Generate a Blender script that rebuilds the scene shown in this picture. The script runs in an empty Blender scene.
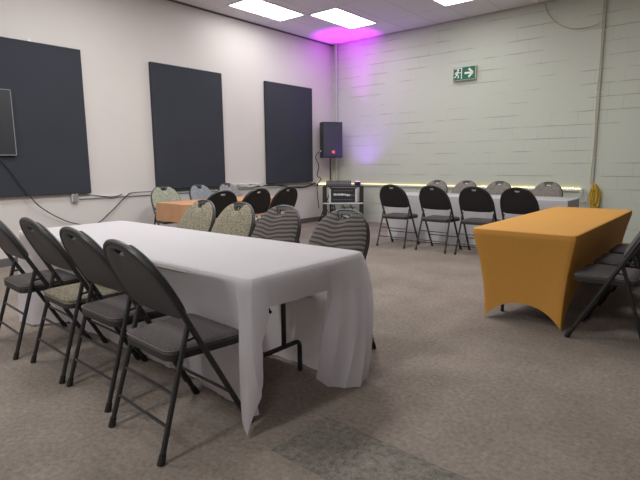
import bpy, math, random
from mathutils import Vector, Matrix
random.seed(7)
SC = bpy.context.scene
COL = SC.collection
PI = math.pi

# ---------------------------------------------------------------- materials
def lin(c):
    c = c / 255.0
    return c / 12.92 if c <= 0.04045 else ((c + 0.055) / 1.055) ** 2.4
def rgb(r, g, b): return (lin(r), lin(g), lin(b), 1.0)

def new_mat(name):
    m = bpy.data.materials.new(name); m.use_nodes = True
    nt = m.node_tree
    return m, nt, nt.nodes['Principled BSDF']
def N(nt, t, **kw):
    n = nt.nodes.new(t)
    for k, v in kw.items(): setattr(n, k, v)
    return n
def L(nt, a, b): nt.links.new(a, b)

def basic(name, col, rough=0.5, metal=0.0, noise=0.0, nscale=60, bump=0.0, bscale=200, spec=0.5, sheen=0.0):
    m, nt, b = new_mat(name)
    b.inputs['Base Color'].default_value = col
    b.inputs['Roughness'].default_value = rough
    b.inputs['Metallic'].default_value = metal
    b.inputs['Specular IOR Level'].default_value = spec
    if sheen: b.inputs['Sheen Weight'].default_value = sheen
    tc = N(nt, 'ShaderNodeTexCoord')
    if noise:
        n = N(nt, 'ShaderNodeTexNoise'); n.inputs['Scale'].default_value = nscale; n.inputs['Detail'].default_value = 4
        L(nt, tc.outputs['Object'], n.inputs['Vector'])
        mx = N(nt, 'ShaderNodeMix', data_type='RGBA')
        mx.inputs['A'].default_value = [c * (1 - noise) for c in col[:3]] + [1]
        mx.inputs['B'].default_value = [min(1, c * (1 + noise)) for c in col[:3]] + [1]
        L(nt, n.outputs['Fac'], mx.inputs['Factor']); L(nt, mx.outputs['Result'], b.inputs['Base Color'])
    if bump:
        n = N(nt, 'ShaderNodeTexNoise'); n.inputs['Scale'].default_value = bscale; n.inputs['Detail'].default_value = 3
        L(nt, tc.outputs['Object'], n.inputs['Vector'])
        bp = N(nt, 'ShaderNodeBump'); bp.inputs['Strength'].default_value = bump; bp.inputs['Distance'].default_value = 0.01
        L(nt, n.outputs['Fac'], bp.inputs['Height']); L(nt, bp.outputs['Normal'], b.inputs['Normal'])
    return m

def emit(name, col, strength):
    m, nt, b = new_mat(name)
    b.inputs['Base Color'].default_value = col
    b.inputs['Emission Color'].default_value = col
    b.inputs['Emission Strength'].default_value = strength
    return m

M = {}
M['tube'] = basic('charcoal_tube', rgb(29, 29, 32), 0.42, 0.0, spec=0.5)
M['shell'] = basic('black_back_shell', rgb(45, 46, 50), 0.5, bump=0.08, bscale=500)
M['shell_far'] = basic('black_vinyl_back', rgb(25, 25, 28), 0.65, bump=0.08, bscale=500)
M['rubber'] = basic('rubber', rgb(18, 18, 18), 0.8)
M['pan'] = basic('seat_pan_black', rgb(26, 26, 28), 0.6)
M['piping'] = basic('piping_grey', rgb(92, 88, 88), 0.7)
M['metal'] = basic('bright_metal', rgb(212, 212, 216), 0.35, 0.25)
M['dark_metal'] = basic('table_leg_metal', rgb(40, 40, 44), 0.45, 0.3)
M['plastic_top'] = basic('table_plastic', rgb(190, 190, 186), 0.5)
M['black'] = basic('black_plastic', rgb(26, 26, 30), 0.5)
M['speaker'] = basic('speaker_box', rgb(40, 40, 50), 0.6, bump=0.15, bscale=300)
M['grille'] = basic('speaker_grille', rgb(46, 46, 58), 0.55, bump=0.4, bscale=600)
M['logo_orange'] = basic('orange_badge', rgb(240, 95, 40), 0.4)
M['white_mark'] = basic('white_mark', rgb(238, 240, 236), 0.5)
M['panel'] = basic('dark_panel_fabric', rgb(51, 54, 62), 0.9, noise=0.10, nscale=2.0, bump=0.1, bscale=400, spec=0.2)
M['screen'] = basic('screen_black', rgb(42, 43, 48), 0.4)
M['bezel'] = basic('bezel_grey', rgb(130, 130, 134), 0.4)
M['trunking'] = basic('white_trunking', rgb(205, 203, 200), 0.5)
M['conduit'] = basic('conduit_paint', rgb(176, 180, 172), 0.45)
M['cable_black'] = basic('cable_black', rgb(38, 38, 40), 0.6)
M['cable_yellow'] = basic('cable_yellow', rgb(200, 160, 40), 0.5)
M['cord_pale'] = basic('pale_yellow_cord', rgb(176, 160, 92), 0.6)
M['cable_white'] = basic('cable_white', rgb(215, 215, 212), 0.5)
M['sign_green'] = basic('sign_green', rgb(22, 104, 74), 0.3)
M['sign_case'] = basic('sign_case', rgb(190, 196, 186), 0.5)
M['base'] = basic('baseboard_rubber', rgb(88, 84, 84), 0.6)
M['troffer_frame'] = basic('troffer_frame', rgb(225, 225, 225), 0.5)
M['led'] = emit('warm_led', (1.0, 0.80, 0.34, 1), 1.15)
M['led_bead'] = emit('warm_led_bead', (1.0, 0.84, 0.36, 1), 2.5)
M['diffuser'] = emit('troffer_light', (1.0, 0.99, 0.97, 1), 6.8)
M['diffuser_brightest'] = emit('added_light_brightest', (1.0, 0.99, 0.97, 1), 26.0)
M['diffuser_strong'] = emit('added_light_strong', (1.0, 0.99, 0.97, 1), 17.0)
M['diffuser_bright'] = emit('added_light_bright', (1.0, 0.99, 0.97, 1), 12.5)
M['par_lens'] = emit('par_lens', (0.55, 0.12, 1.0, 1), 6.0)
M['mixer'] = basic('mixer_top', rgb(74, 74, 78), 0.5, noise=0.5, nscale=60)
M['amp'] = basic('amp_face', rgb(30, 30, 36), 0.45)
M['cloth_white'] = basic('white_cloth', rgb(222, 219, 224), 0.8, noise=0.03, nscale=5, bump=0.25, bscale=9, spec=0.2)
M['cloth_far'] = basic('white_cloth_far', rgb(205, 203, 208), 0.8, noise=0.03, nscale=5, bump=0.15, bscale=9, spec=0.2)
M['cloth_tan'] = basic('tan_cloth', rgb(188, 138, 100), 0.6, noise=0.18, nscale=9, bump=0.2, bscale=20)
M['cloth_gold'] = basic('gold_stretch_cloth', rgb(200, 143, 66), 0.7, noise=0.05, nscale=30, bump=0.05, bscale=300, spec=0.2)

def translucent(m, f, col):
    nt = m.node_tree; b = nt.nodes['Principled BSDF']; o = nt.nodes['Material Output']
    tr = N(nt, 'ShaderNodeBsdfTranslucent'); tr.inputs['Color'].default_value = col
    mx = N(nt, 'ShaderNodeMixShader'); mx.inputs['Fac'].default_value = f
    L(nt, b.outputs['BSDF'], mx.inputs[1]); L(nt, tr.outputs['BSDF'], mx.inputs[2]); L(nt, mx.outputs['Shader'], o.inputs['Surface'])
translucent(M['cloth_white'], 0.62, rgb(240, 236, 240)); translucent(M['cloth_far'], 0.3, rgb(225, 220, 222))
def fabric(name, c1, c2, scale=90, kind='noise'):
    m, nt, b = new_mat(name)
    b.inputs['Roughness'].default_value = 0.9; b.inputs['Specular IOR Level'].default_value = 0.2
    tc = N(nt, 'ShaderNodeTexCoord')
    ramp = N(nt, 'ShaderNodeValToRGB')
    ramp.color_ramp.elements[0].color = c1; ramp.color_ramp.elements[1].color = c2
    if kind == 'wave':
        sp = N(nt, 'ShaderNodeSeparateXYZ'); L(nt, tc.outputs['Object'], sp.inputs['Vector'])
        def mth(op, a, b=None, c=None):
            q = N(nt, 'ShaderNodeMath', operation=op)
            for i, v in enumerate((a, b, c)):
                if v is None: continue
                if isinstance(v, (int, float)): q.inputs[i].default_value = v
                else: L(nt, v, q.inputs[i])
            return q.outputs[0]
        ph = mth('MULTIPLY', mth('MULTIPLY_ADD', sp.outputs['Y'], -0.5, sp.outputs['Z']), scale)
        ph = mth('ADD', ph, mth('MULTIPLY', mth('SINE', mth('MULTIPLY_ADD', sp.outputs['X'], 13.0, 1.0)), 3.2))
        ph = mth('ADD', ph, mth('MULTIPLY', mth('SINE', mth('MULTIPLY_ADD', sp.outputs['X'], 37.0, 0.3)), 0.7))
        h = mth('MULTIPLY_ADD', mth('SINE', ph), 0.5, 0.5)
        L(nt, h, ramp.inputs['Fac'])
        ramp.color_ramp.elements[0].position = 0.1; ramp.color_ramp.elements[1].position = 0.75
    elif kind == 'check':
        w = N(nt, 'ShaderNodeTexChecker'); w.inputs['Scale'].default_value = scale
        L(nt, tc.outputs['Object'], w.inputs['Vector']); L(nt, w.outputs['Fac'], ramp.inputs['Fac']); h = w.outputs['Fac']
    else:
        w = N(nt, 'ShaderNodeTexNoise'); w.inputs['Scale'].default_value = scale; w.inputs['Detail'].default_value = 3
        L(nt, tc.outputs['Object'], w.inputs['Vector']); L(nt, w.outputs['Fac'], ramp.inputs['Fac']); h = w.outputs['Fac']
        ramp.color_ramp.elements[0].position = 0.36; ramp.color_ramp.elements[1].position = 0.64
    L(nt, ramp.outputs['Color'], b.inputs['Base Color'])
    bp = N(nt, 'ShaderNodeBump'); bp.inputs['Strength'].default_value = 0.25; bp.inputs['Distance'].default_value = 0.005
    L(nt, h, bp.inputs['Height']); L(nt, bp.outputs['Normal'], b.inputs['Normal'])
    return m
M['f_charcoal'] = fabric('charcoal_fabric', rgb(66, 61, 62), rgb(90, 84, 84), 170)
M['f_khaki'] = fabric('khaki_fabric', rgb(92, 87, 74), rgb(150, 143, 123), 100)
M['f_wave'] = fabric('wave_stripe_fabric', rgb(54, 50, 49), rgb(98, 92, 89), 170, 'wave')
M['f_green'] = fabric('sage_fabric', rgb(120, 124, 108), rgb(150, 152, 136), 40)
M['f_blue'] = fabric('blue_grey_fabric', rgb(108, 112, 120), rgb(132, 136, 144), 40)
M['f_grey'] = fabric('mid_grey_fabric', rgb(112, 108, 112), rgb(140, 136, 138), 40)
M['f_pale'] = fabric('pale_grey_fabric', rgb(165, 162, 166), rgb(195, 192, 195), 40)
M['f_taupe'] = fabric('taupe_fabric', rgb(104, 98, 94), rgb(134, 127, 121), 50)

def wall_paint():
    m, nt, b = new_mat('painted_plaster')
    b.inputs['Roughness'].default_value = 0.75
    tc = N(nt, 'ShaderNodeTexCoord'); n = N(nt, 'ShaderNodeTexNoise'); n.inputs['Scale'].default_value = 1.2; n.inputs['Detail'].default_value = 4
    L(nt, tc.outputs['Object'], n.inputs['Vector'])
    mx = N(nt, 'ShaderNodeMix', data_type='RGBA'); mx.inputs['A'].default_value = rgb(202, 196, 193); mx.inputs['B'].default_value = rgb(210, 204, 202)
    L(nt, n.outputs['Fac'], mx.inputs['Factor']); L(nt, mx.outputs['Result'], b.inputs['Base Color'])
    n2 = N(nt, 'ShaderNodeTexNoise'); n2.inputs['Scale'].default_value = 90
    L(nt, tc.outputs['Object'], n2.inputs['Vector'])
    bp = N(nt, 'ShaderNodeBump'); bp.inputs['Strength'].default_value = 0.06; bp.inputs['Distance'].default_value = 0.01
    L(nt, n2.outputs['Fac'], bp.inputs['Height']); L(nt, bp.outputs['Normal'], b.inputs['Normal'])
    return m
M['plaster'] = wall_paint()
M['low_bounce_dark'] = basic('low_bounce_dark', rgb(70, 68, 66), 0.8, noise=0.04, nscale=2)  # darkened so the unseen right wall bounces little light

def block_paint():
    m, nt, b = new_mat('painted_block')
    b.inputs['Roughness'].default_value = 0.6
    tc = N(nt, 'ShaderNodeTexCoord')
    sp = N(nt, 'ShaderNodeSeparateXYZ'); cb = N(nt, 'ShaderNodeCombineXYZ')
    L(nt, tc.outputs['Object'], sp.inputs['Vector']); L(nt, sp.outputs['X'], cb.inputs['X']); L(nt, sp.outputs['Z'], cb.inputs['Y'])
    br = N(nt, 'ShaderNodeTexBrick'); br.offset = 0.5
    br.inputs['Scale'].default_value = 1.0
    br.inputs['Brick Width'].default_value = 0.406; br.inputs['Row Height'].default_value = 0.203
    br.inputs['Mortar Size'].default_value = 0.0065; br.inputs['Mortar Smooth'].default_value = 0.5
    br.inputs['Color1'].default_value = rgb(194, 198, 186); br.inputs['Color2'].default_value = rgb(198, 202, 190)
    br.inputs['Mortar'].default_value = rgb(168, 170, 160)
    L(nt, cb.outputs['Vector'], br.inputs['Vector'])
    # head joints are fainter than bed joints
    fz = N(nt, 'ShaderNodeMath', operation='DIVIDE'); fz.inputs[1].default_value = 0.203; L(nt, sp.outputs['Z'], fz.inputs[0])
    pz = N(nt, 'ShaderNodeMath', operation='PINGPONG'); pz.inputs[1].default_value = 0.5; L(nt, fz.outputs[0], pz.inputs[0])
    hz = N(nt, 'ShaderNodeMath', operation='LESS_THAN'); hz.inputs[1].default_value = 0.05; L(nt, pz.outputs[0], hz.inputs[0])
    wz = N(nt, 'ShaderNodeMath', operation='MULTIPLY_ADD'); wz.inputs[1].default_value = 0.75; wz.inputs[2].default_value = 0.25; L(nt, hz.outputs[0], wz.inputs[0])
    mf = N(nt, 'ShaderNodeMath', operation='MULTIPLY'); L(nt, br.outputs['Fac'], mf.inputs[0]); L(nt, wz.outputs[0], mf.inputs[1]); mfac = mf.outputs[0]
    # the joints are filled with paint in places: fade the mortar with noise
    n = N(nt, 'ShaderNodeTexNoise'); n.inputs['Scale'].default_value = 2.2; n.inputs['Detail'].default_value = 4
    L(nt, tc.outputs['Object'], n.inputs['Vector'])
    rp = N(nt, 'ShaderNodeValToRGB'); rp.color_ramp.elements[0].position = 0.44; rp.color_ramp.elements[1].position = 0.60
    L(nt, n.outputs['Fac'], rp.inputs['Fac'])
    mx = N(nt, 'ShaderNodeMix', data_type='RGBA'); mx.inputs['A'].default_value = rgb(196, 200, 188)
    fm = N(nt, 'ShaderNodeMath', operation='MULTIPLY'); L(nt, rp.outputs['Color'], fm.inputs[0]); L(nt, mfac, fm.inputs[1])
    L(nt, fm.outputs[0], mx.inputs['Factor']); mx.inputs['B'].default_value = rgb(160, 161, 152)
    L(nt, mx.outputs['Result'], b.inputs['Base Color'])
    mul = N(nt, 'ShaderNodeMath', operation='MULTIPLY'); L(nt, mfac, mul.inputs[0]); L(nt, rp.outputs['Color'], mul.inputs[1])
    bp = N(nt, 'ShaderNodeBump', invert=True); bp.inputs['Strength'].default_value = 0.55; bp.inputs['Distance'].default_value = 0.012
    L(nt, mul.outputs[0], bp.inputs['Height'])
    n3 = N(nt, 'ShaderNodeTexNoise'); n3.inputs['Scale'].default_value = 60; L(nt, tc.outputs['Object'], n3.inputs['Vector'])
    bp2 = N(nt, 'ShaderNodeBump'); bp2.inputs['Strength'].default_value = 0.08; bp2.inputs['Distance'].default_value = 0.01
    L(nt, n3.outputs['Fac'], bp2.inputs['Height']); L(nt, bp.outputs['Normal'], bp2.inputs['Normal']); L(nt, bp2.outputs['Normal'], b.inputs['Normal'])
    return m
M['block'] = block_paint()

def carpet(name, c1, c2, c3, big=1.3, fine=190, bump=0.7):
    m, nt, b = new_mat(name)
    b.inputs['Roughness'].default_value = 0.95; b.inputs['Specular IOR Level'].default_value = 0.15
    tc = N(nt, 'ShaderNodeTexCoord')
    n1 = N(nt, 'ShaderNodeTexNoise'); n1.inputs['Scale'].default_value = big; n1.inputs['Detail'].default_value = 5; n1.inputs['Roughness'].default_value = 0.65
    n2 = N(nt, 'ShaderNodeTexNoise'); n2.inputs['Scale'].default_value = fine; n2.inputs['Detail'].default_value = 2
    n4 = N(nt, 'ShaderNodeTexNoise'); n4.inputs['Scale'].default_value = fine * 0.22; n4.inputs['Detail'].default_value = 3
    for n in (n1, n2, n4): L(nt, tc.outputs['Object'], n.inputs['Vector'])
    r1 = N(nt, 'ShaderNodeValToRGB'); r1.color_ramp.elements[0].color = c1; r1.color_ramp.elements[1].color = c2
    r1.color_ramp.elements[0].position = 0.3; r1.color_ramp.elements[1].position = 0.7
    L(nt, n1.outputs['Fac'], r1.inputs['Fac'])
    mx = N(nt, 'ShaderNodeMix', data_type='RGBA', blend_type='MULTIPLY'); mx.inputs['Factor'].default_value = 1.0
    r2 = N(nt, 'ShaderNodeValToRGB'); r2.color_ramp.elements[0].color = c3; r2.color_ramp.elements[1].color = (1, 1, 1, 1)
    r2.color_ramp.elements[0].position = 0.35; r2.color_ramp.elements[1].position = 0.62
    add = N(nt, 'ShaderNodeMath', operation='ADD'); add.use_clamp = True
    hv = N(nt, 'ShaderNodeMath', operation='MULTIPLY'); hv.inputs[1].default_value = 0.5
    hv2 = N(nt, 'ShaderNodeMath', operation='MULTIPLY'); hv2.inputs[1].default_value = 0.5
    L(nt, n2.outputs['Fac'], hv.inputs[0]); L(nt, n4.outputs['Fac'], hv2.inputs[0]); L(nt, hv.outputs[0], add.inputs[0]); L(nt, hv2.outputs[0], add.inputs[1])
    L(nt, add.outputs[0], r2.inputs['Fac'])
    L(nt, r1.outputs['Color'], mx.inputs['A']); L(nt, r2.outputs['Color'], mx.inputs['B'])
    L(nt, mx.outputs['Result'], b.inputs['Base Color'])
    bp = N(nt, 'ShaderNodeBump'); bp.inputs['Strength'].default_value = bump; bp.inputs['Distance'].default_value = 0.01
    L(nt, add.outputs[0], bp.inputs['Height']); L(nt, bp.outputs['Normal'], b.inputs['Normal'])
    return m
M['carpet'] = carpet('brown_grey_carpet', rgb(124, 114, 106), rgb(152, 140, 130), (0.56, 0.56, 0.56, 1))
M['mat'] = carpet('dark_mat', rgb(120, 116, 108), rgb(132, 126, 118), (0.4, 0.4, 0.4, 1), 6.0, 150, 1.0)

def ceiling_tile():
    m, nt, b = new_mat('ceiling_tiles')
    b.inputs['Roughness'].default_value = 0.9
    tc = N(nt, 'ShaderNodeTexCoord')
    sp = N(nt, 'ShaderNodeSeparateXYZ'); cb = N(nt, 'ShaderNodeCombineXYZ')
    L(nt, tc.outputs['Object'], sp.inputs['Vector'])
    a1 = N(nt, 'ShaderNodeMath', operation='ADD'); a1.inputs[1].default_value = 0.0   # swap so the long tile side runs along Y
    L(nt, sp.outputs['Y'], a1.inputs[0]); L(nt, a1.outputs[0], cb.inputs['X']); L(nt, sp.outputs['X'], cb.inputs['Y'])
    mp = N(nt, 'ShaderNodeMapping'); mp.inputs['Location'].default_value = (0.55, 0.25, 0)
    L(nt, cb.outputs['Vector'], mp.inputs['Vector'])
    br = N(nt, 'ShaderNodeTexBrick'); br.offset = 0.0
    br.inputs['Scale'].default_value = 1.0; br.inputs['Brick Width'].default_value = 1.22; br.inputs['Row Height'].default_value = 0.61
    br.inputs['Mortar Size'].default_value = 0.008
    br.inputs['Color1'].default_value = rgb(224, 223, 222); br.inputs['Color2'].default_value = rgb(219, 218, 217); br.inputs['Mortar'].default_value = rgb(196, 195, 194)
    L(nt, mp.outputs['Vector'], br.inputs['Vector']); L(nt, br.outputs['Color'], b.inputs['Base Color'])
    return m
M['ceiling'] = ceiling_tile()

# ---------------------------------------------------------------- mesh helpers
class MB:
    def __init__(self): self.v = []; self.f = []
    def add(self, vs, fs):
        o = len(self.v); self.v += [tuple(p) for p in vs]; self.f += [tuple(i + o for i in q) for q in fs]; return self
    def box(self, c, s, rz=0, bev=0.0):
        # box with chamfered edges (each face inset, joined by bevel strips)
        cx, cy, cz = c; hx, hy, hz = s[0] / 2, s[1] / 2, s[2] / 2
        b = min(bev, hx * .9, hy * .9, hz * .9)
        vs = []; idx = {}
        def put(p):
            k = tuple(round(q, 6) for q in p)
            if k not in idx: idx[k] = len(vs); vs.append(p)
            return idx[k]
        fs = []
        H = (hx, hy, hz)
        if b <= 0:
            P = [(sx * hx, sy * hy, sz * hz) for sx in (-1, 1) for sy in (-1, 1) for sz in (-1, 1)]
            vs = P; fs = [(0, 1, 3, 2), (4, 6, 7, 5), (0, 4, 5, 1), (2, 3, 7, 6), (0, 2, 6, 4), (1, 5, 7, 3)]
        else:
            def vert(sx, sy, sz, ax):   # corner vertex lying on the face of axis ax
                s3 = (sx, sy, sz)
                return put(tuple(s3[i] * (H[i] if i == ax else H[i] - b) for i in range(3)))
            for ax in range(3):
                a, c2 = [i for i in range(3) if i != ax]
                for sg in (-1, 1):
                    q = []
                    for sa, sb in ((-1, -1), (1, -1), (1, 1), (-1, 1)):
                        t = [0, 0, 0]; t[ax] = sg; t[a] = sa; t[c2] = sb
                        q.append(vert(*t, ax))
                    fs.append(q)
            for ax in range(3):         # edges parallel to ax
                a, c2 = [i for i in range(3) if i != ax]
                for sa in (-1, 1):
                    for sb in (-1, 1):
                        t0 = [0, 0, 0]; t0[ax] = -1; t0[a] = sa; t0[c2] = sb
                        t1 = list(t0); t1[ax] = 1
                        fs.append([vert(*t0, a), vert(*t1, a), vert(*t1, c2), vert(*t0, c2)])
            for sx in (-1, 1):
                for sy in (-1, 1):
                    for sz in (-1, 1): fs.append([vert(sx, sy, sz, 0), vert(sx, sy, sz, 1), vert(sx, sy, sz, 2)])
        cr, sr = math.cos(rz), math.sin(rz)
        self.add([(cx + p[0] * cr - p[1] * sr, cy + p[0] * sr + p[1] * cr, cz + p[2]) for p in vs], fs)
        return self
    def tube(self, path, r, seg=8, cap=True, closed=False):
        P = [Vector(p) for p in path]; n = len(P)
        rr = r if isinstance(r, (list, tuple)) else [r] * n
        T = []
        for i in range(n):
            if closed: t = P[(i + 1) % n] - P[i - 1]
            else: t = P[min(i + 1, n - 1)] - P[max(i - 1, 0)]
            T.append(t.normalized())
        up = Vector((0, 0, 1)) if abs(T[0].z) < 0.9 else Vector((1, 0, 0))
        u = T[0].cross(up).normalized(); rings = []
        vs = []
        for i in range(n):
            u = (u - T[i] * u.dot(T[i]))
            u = u.normalized() if u.length > 1e-6 else T[i].orthogonal().normalized()
            w = T[i].cross(u)
            for k in range(seg):
                a = 2 * PI * k / seg
                vs.append(P[i] + (u * math.cos(a) + w * math.sin(a)) * rr[i])
        fs = []
        for i in range(n if closed else n - 1):
            j = (i + 1) % n
            for k in range(seg):
                l = (k + 1) % seg
                fs.append((i * seg + k, i * seg + l, j * seg + l, j * seg + k))
        if cap and not closed:
            fs.append(tuple(range(seg - 1, -1, -1))); fs.append(tuple((n - 1) * seg + k for k in range(seg)))
        return self.add(vs, fs)
    def grid(self, rows, closed_u=False):
        nr, nc = len(rows), len(rows[0]); vs = [p for r in rows for p in r]; fs = []
        for i in range(nr - 1):
            for k in range(nc if closed_u else nc - 1):
                l = (k + 1) % nc
                fs.append((i * nc + k, i * nc + l, (i + 1) * nc + l, (i + 1) * nc + k))
        return self.add(vs, fs)
    def poly_prism(self, pts2, f, d0, d1):
        # pts2: outline in 2-D; f(x, y, d) -> 3-D
        n = len(pts2)
        vs = [f(x, y, d0) for x, y in pts2] + [f(x, y, d1) for x, y in pts2]
        fs = [tuple(range(n)), tuple(range(2 * n - 1, n - 1, -1))] + [(i, i + n, (i + 1) % n + n, (i + 1) % n) for i in range(n)]
        return self.add(vs, fs)
    def build(self, name, mat, parent=None, smooth=False, fix=True):
        me = bpy.data.meshes.new(name); me.from_pydata(self.v, [], self.f); me.validate()
        if fix:
            import bmesh
            bm = bmesh.new(); bm.from_mesh(me); bmesh.ops.recalc_face_normals(bm, faces=bm.faces[:]); bm.to_mesh(me); bm.free()
        me.materials.append(mat)
        if smooth:
            me.polygons.foreach_set('use_smooth', [True] * len(me.polygons))
            if smooth == 'auto':
                try: me.set_sharp_from_angle(angle=math.radians(40))
                except Exception: pass
        o = bpy.data.objects.new(name, me); COL.objects.link(o)
        if parent: o.parent = parent
        return o

def thing(name, label, cat, loc=(0, 0, 0), rz=0, group=None):
    o = bpy.data.objects.new(name, None); COL.objects.link(o); o.empty_display_size = 0.1
    o.location = loc; o.rotation_euler = (0, 0, rz)
    return tag(o, label, cat, group)
def tag(o, label, cat, group=None):
    o['label'] = label; o['category'] = cat
    if group: o['group'] = group
    return o
def struct(o): o['kind'] = 'structure'; return o
def kids(o): return [c for c in bpy.data.objects if c.parent == o]
def copy_tree(o, parent=None):
    c = o.copy(); COL.objects.link(c); c.parent = parent
    for ch in kids(o): copy_tree(ch, c)
    return c
def fillet(pts, r, n=5):
    P = [Vector(p) for p in pts]; out = [P[0]]
    for i in range(1, len(P) - 1):
        a, b, c = P[i - 1], P[i], P[i + 1]
        d1 = (a - b); d2 = (c - b); rr = min(r, d1.length * .49, d2.length * .49)
        s = b + d1.normalized() * rr; e = b + d2.normalized() * rr
        for k in range(n + 1):
            t = k / n; out.append(s * (1 - t) ** 2 + b * 2 * t * (1 - t) + e * t * t)
    out.append(P[-1]); return out
def spline(pts, n=8):
    P = [Vector(p) for p in pts]; out = []
    for i in range(len(P) - 1):
        p0, p1, p2, p3 = P[max(i - 1, 0)], P[i], P[i + 1], P[min(i + 2, len(P) - 1)]
        for k in range(n):
            t = k / n
            out.append(0.5 * ((2 * p1) + (p2 - p0) * t + (2 * p0 - 5 * p1 + 4 * p2 - p3) * t * t + (3 * p1 - p0 - 3 * p2 + p3) * t ** 3))
    out.append(P[-1]); return out
def smooth1(a, b, t):
    t = max(0, min(1, (t - a) / (b - a))); return t * t * (3 - 2 * t)

# ---------------------------------------------------------------- camera
CAM_H = 1.25
cam = bpy.data.cameras.new('camera'); cam.sensor_width = 36; cam.lens = 495 / 640 * 36; cam.clip_start = 0.05
camo = bpy.data.objects.new('camera', cam); COL.objects.link(camo)
def ray(u, v): return Vector(((u - 320) / 495, (v - 240) / 495, 1.0))
_Y = ray(740, 160).normalized(); _X = -ray(-278, 169); _X = (_X - _Y * _X.dot(_Y)).normalized(); _Z = _X.cross(_Y)
R = Matrix((_X, _Y, _Z))        # camera axes (right, down, forward) -> room axes
right = R @ Vector((1, 0, 0)); up = -(R @ Vector((0, 1, 0))); back = -(R @ Vector((0, 0, 1)))
m3 = Matrix((right, up, back)).transposed()
camo.matrix_world = Matrix.Translation((0, 0, CAM_H)) @ m3.to_4x4()
SC.camera = camo

# ---------------------------------------------------------------- room shell
XL, YB, XR, YF, HC = -7.0, 8.8, 5.5, -3.6, 3.786
T = 0.12
struct(MB().box(((XL + XR) / 2, (YF + YB) / 2, -T / 2), (XR - XL + 2 * T, YB - YF + 2 * T, T)).build('floor', M['carpet']))
struct(MB().box(((XL + XR) / 2, (YF + YB) / 2, HC + T / 2), (XR - XL + 2 * T, YB - YF + 2 * T, T)).build('ceiling', M['ceiling']))
struct(MB().box((XL - T / 2, (YF + YB) / 2, HC / 2), (T, YB - YF, HC)).build('wall_left', M['plaster']))
struct(MB().box(((XL + XR) / 2, YB + T / 2, HC / 2), (XR - XL + 2 * T, T, HC)).build('wall_back', M['block']))
struct(MB().box((XR + T / 2, (YF + YB) / 2, HC / 2), (T, YB - YF, HC)).build('wall_right', M['low_bounce_dark']))
struct(MB().box(((XL + XR) / 2, YF - T / 2, HC / 2), (XR - XL + 2 * T, T, HC)).build('wall_front', M['plaster']))
struct(MB().box((XL + 0.008, (YF + YB) / 2, 0.052), (0.016, YB - YF - 0.01, 0.104), bev=0.004).build('baseboard_left', M['base']))
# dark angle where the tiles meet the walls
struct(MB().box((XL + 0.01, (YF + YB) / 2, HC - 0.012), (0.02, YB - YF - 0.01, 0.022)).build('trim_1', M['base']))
struct(MB().box(((XL + XR) / 2 + 0.02, YB - 0.01, HC - 0.012), (XR - XL - 0.06, 0.02, 0.022)).build('trim_2', M['conduit']))

# ---------------------------------------------------------------- ceiling lights
def troffer(x0, y0, label, x1=None, y1=None, mat='diffuser'):
    x1 = x1 or x0 + 0.61; y1 = y1 or y0 + 1.22
    t = thing('ceiling_light', label, 'ceiling light', ((x0 + x1) / 2, (y0 + y1) / 2, HC), group='fluorescent ceiling fittings')
    w, l = x1 - x0, y1 - y0
    mb = MB()
    for sx in (-1, 1): mb.box((sx * (w / 2 - 0.012), 0, -0.006), (0.024, l, 0.012), bev=0.002)
    for sy in (-1, 1): mb.box((0, sy * (l / 2 - 0.012), -0.006), (w - 0.048, 0.024, 0.012), bev=0.002)
    mb.build('frame', M['troffer_frame'], t)
    rows = []
    for i in range(13):     # prismatic lens, slightly bowed
        u = i / 12; x = -(w / 2 - 0.024) + u * (w - 0.048)
        z = -0.004 - 0.006 * math.sin(PI * u)
        rows.append([(x, -(l / 2 - 0.024), z), (x, (l / 2 - 0.024), z)])
    MB().grid(rows).build('diffuser', M[mat], t)
    return t
LT = 'lit rectangular ceiling light '
troffer(-6.55, 5.52, LT + 'above the middle dark panel, leftmost in view')
troffer(-5.91, 6.78, LT + 'nearest the purple-lit corner')
troffer(-3.94, 6.70, LT + 'cut by the top of the picture, rightmost')
for x_, y_, w_, m_ in ((-5.7, 2.4, 'over the left wall panels', 'diffuser_bright'), (-3.9, 3.4, 'over the far side of the long white table', 'diffuser_brightest'),
                   (-3.9, 0.6, 'over the near left floor', 'diffuser_strong'), (-1.9, 5.0, 'over the gold table', 'diffuser_bright'),
                   (-2.2, -2.4, 'behind the camera', 'diffuser_brightest'), (0.6, -2.4, 'behind the camera at the right', 'diffuser_bright'), (-5.7, -0.8, 'over the far left corner', 'diffuser_bright')):
    troffer(x_, y_, LT + 'added out of view ' + w_, mat=m_)  # unseen fittings, added and boosted to fill in the room light

# ---------------------------------------------------------------- left wall: panels, trunking, cables
def wall_panel(y0, y1, label, group='dark wall panels'):
    o = thing('wall_panel', label, 'wall panel', (XL, (y0 + y1) / 2, 0.873), group=group)
    MB().box((0.031, 0, 0.961), (0.056, y1 - y0, 1.922), bev=0.006).build('fabric_board', M['panel'], o)
    MB().box((0.018, 0.05, 1.932), (0.03, 0.035, 0.022), bev=0.003).box((0.018, 0.05, 1.95), (0.008, 0.012, 0.03)).build('hanger', M['metal'], o)
    return o
wall_panel(1.93, 3.285, 'large charcoal wall panel at the left edge, a small screen in front of it')
wall_panel(4.325, 5.685, 'large charcoal wall panel in the middle of the left wall')
wall_panel(6.715, 8.055, 'large charcoal wall panel nearest the speaker in the corner')

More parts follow.
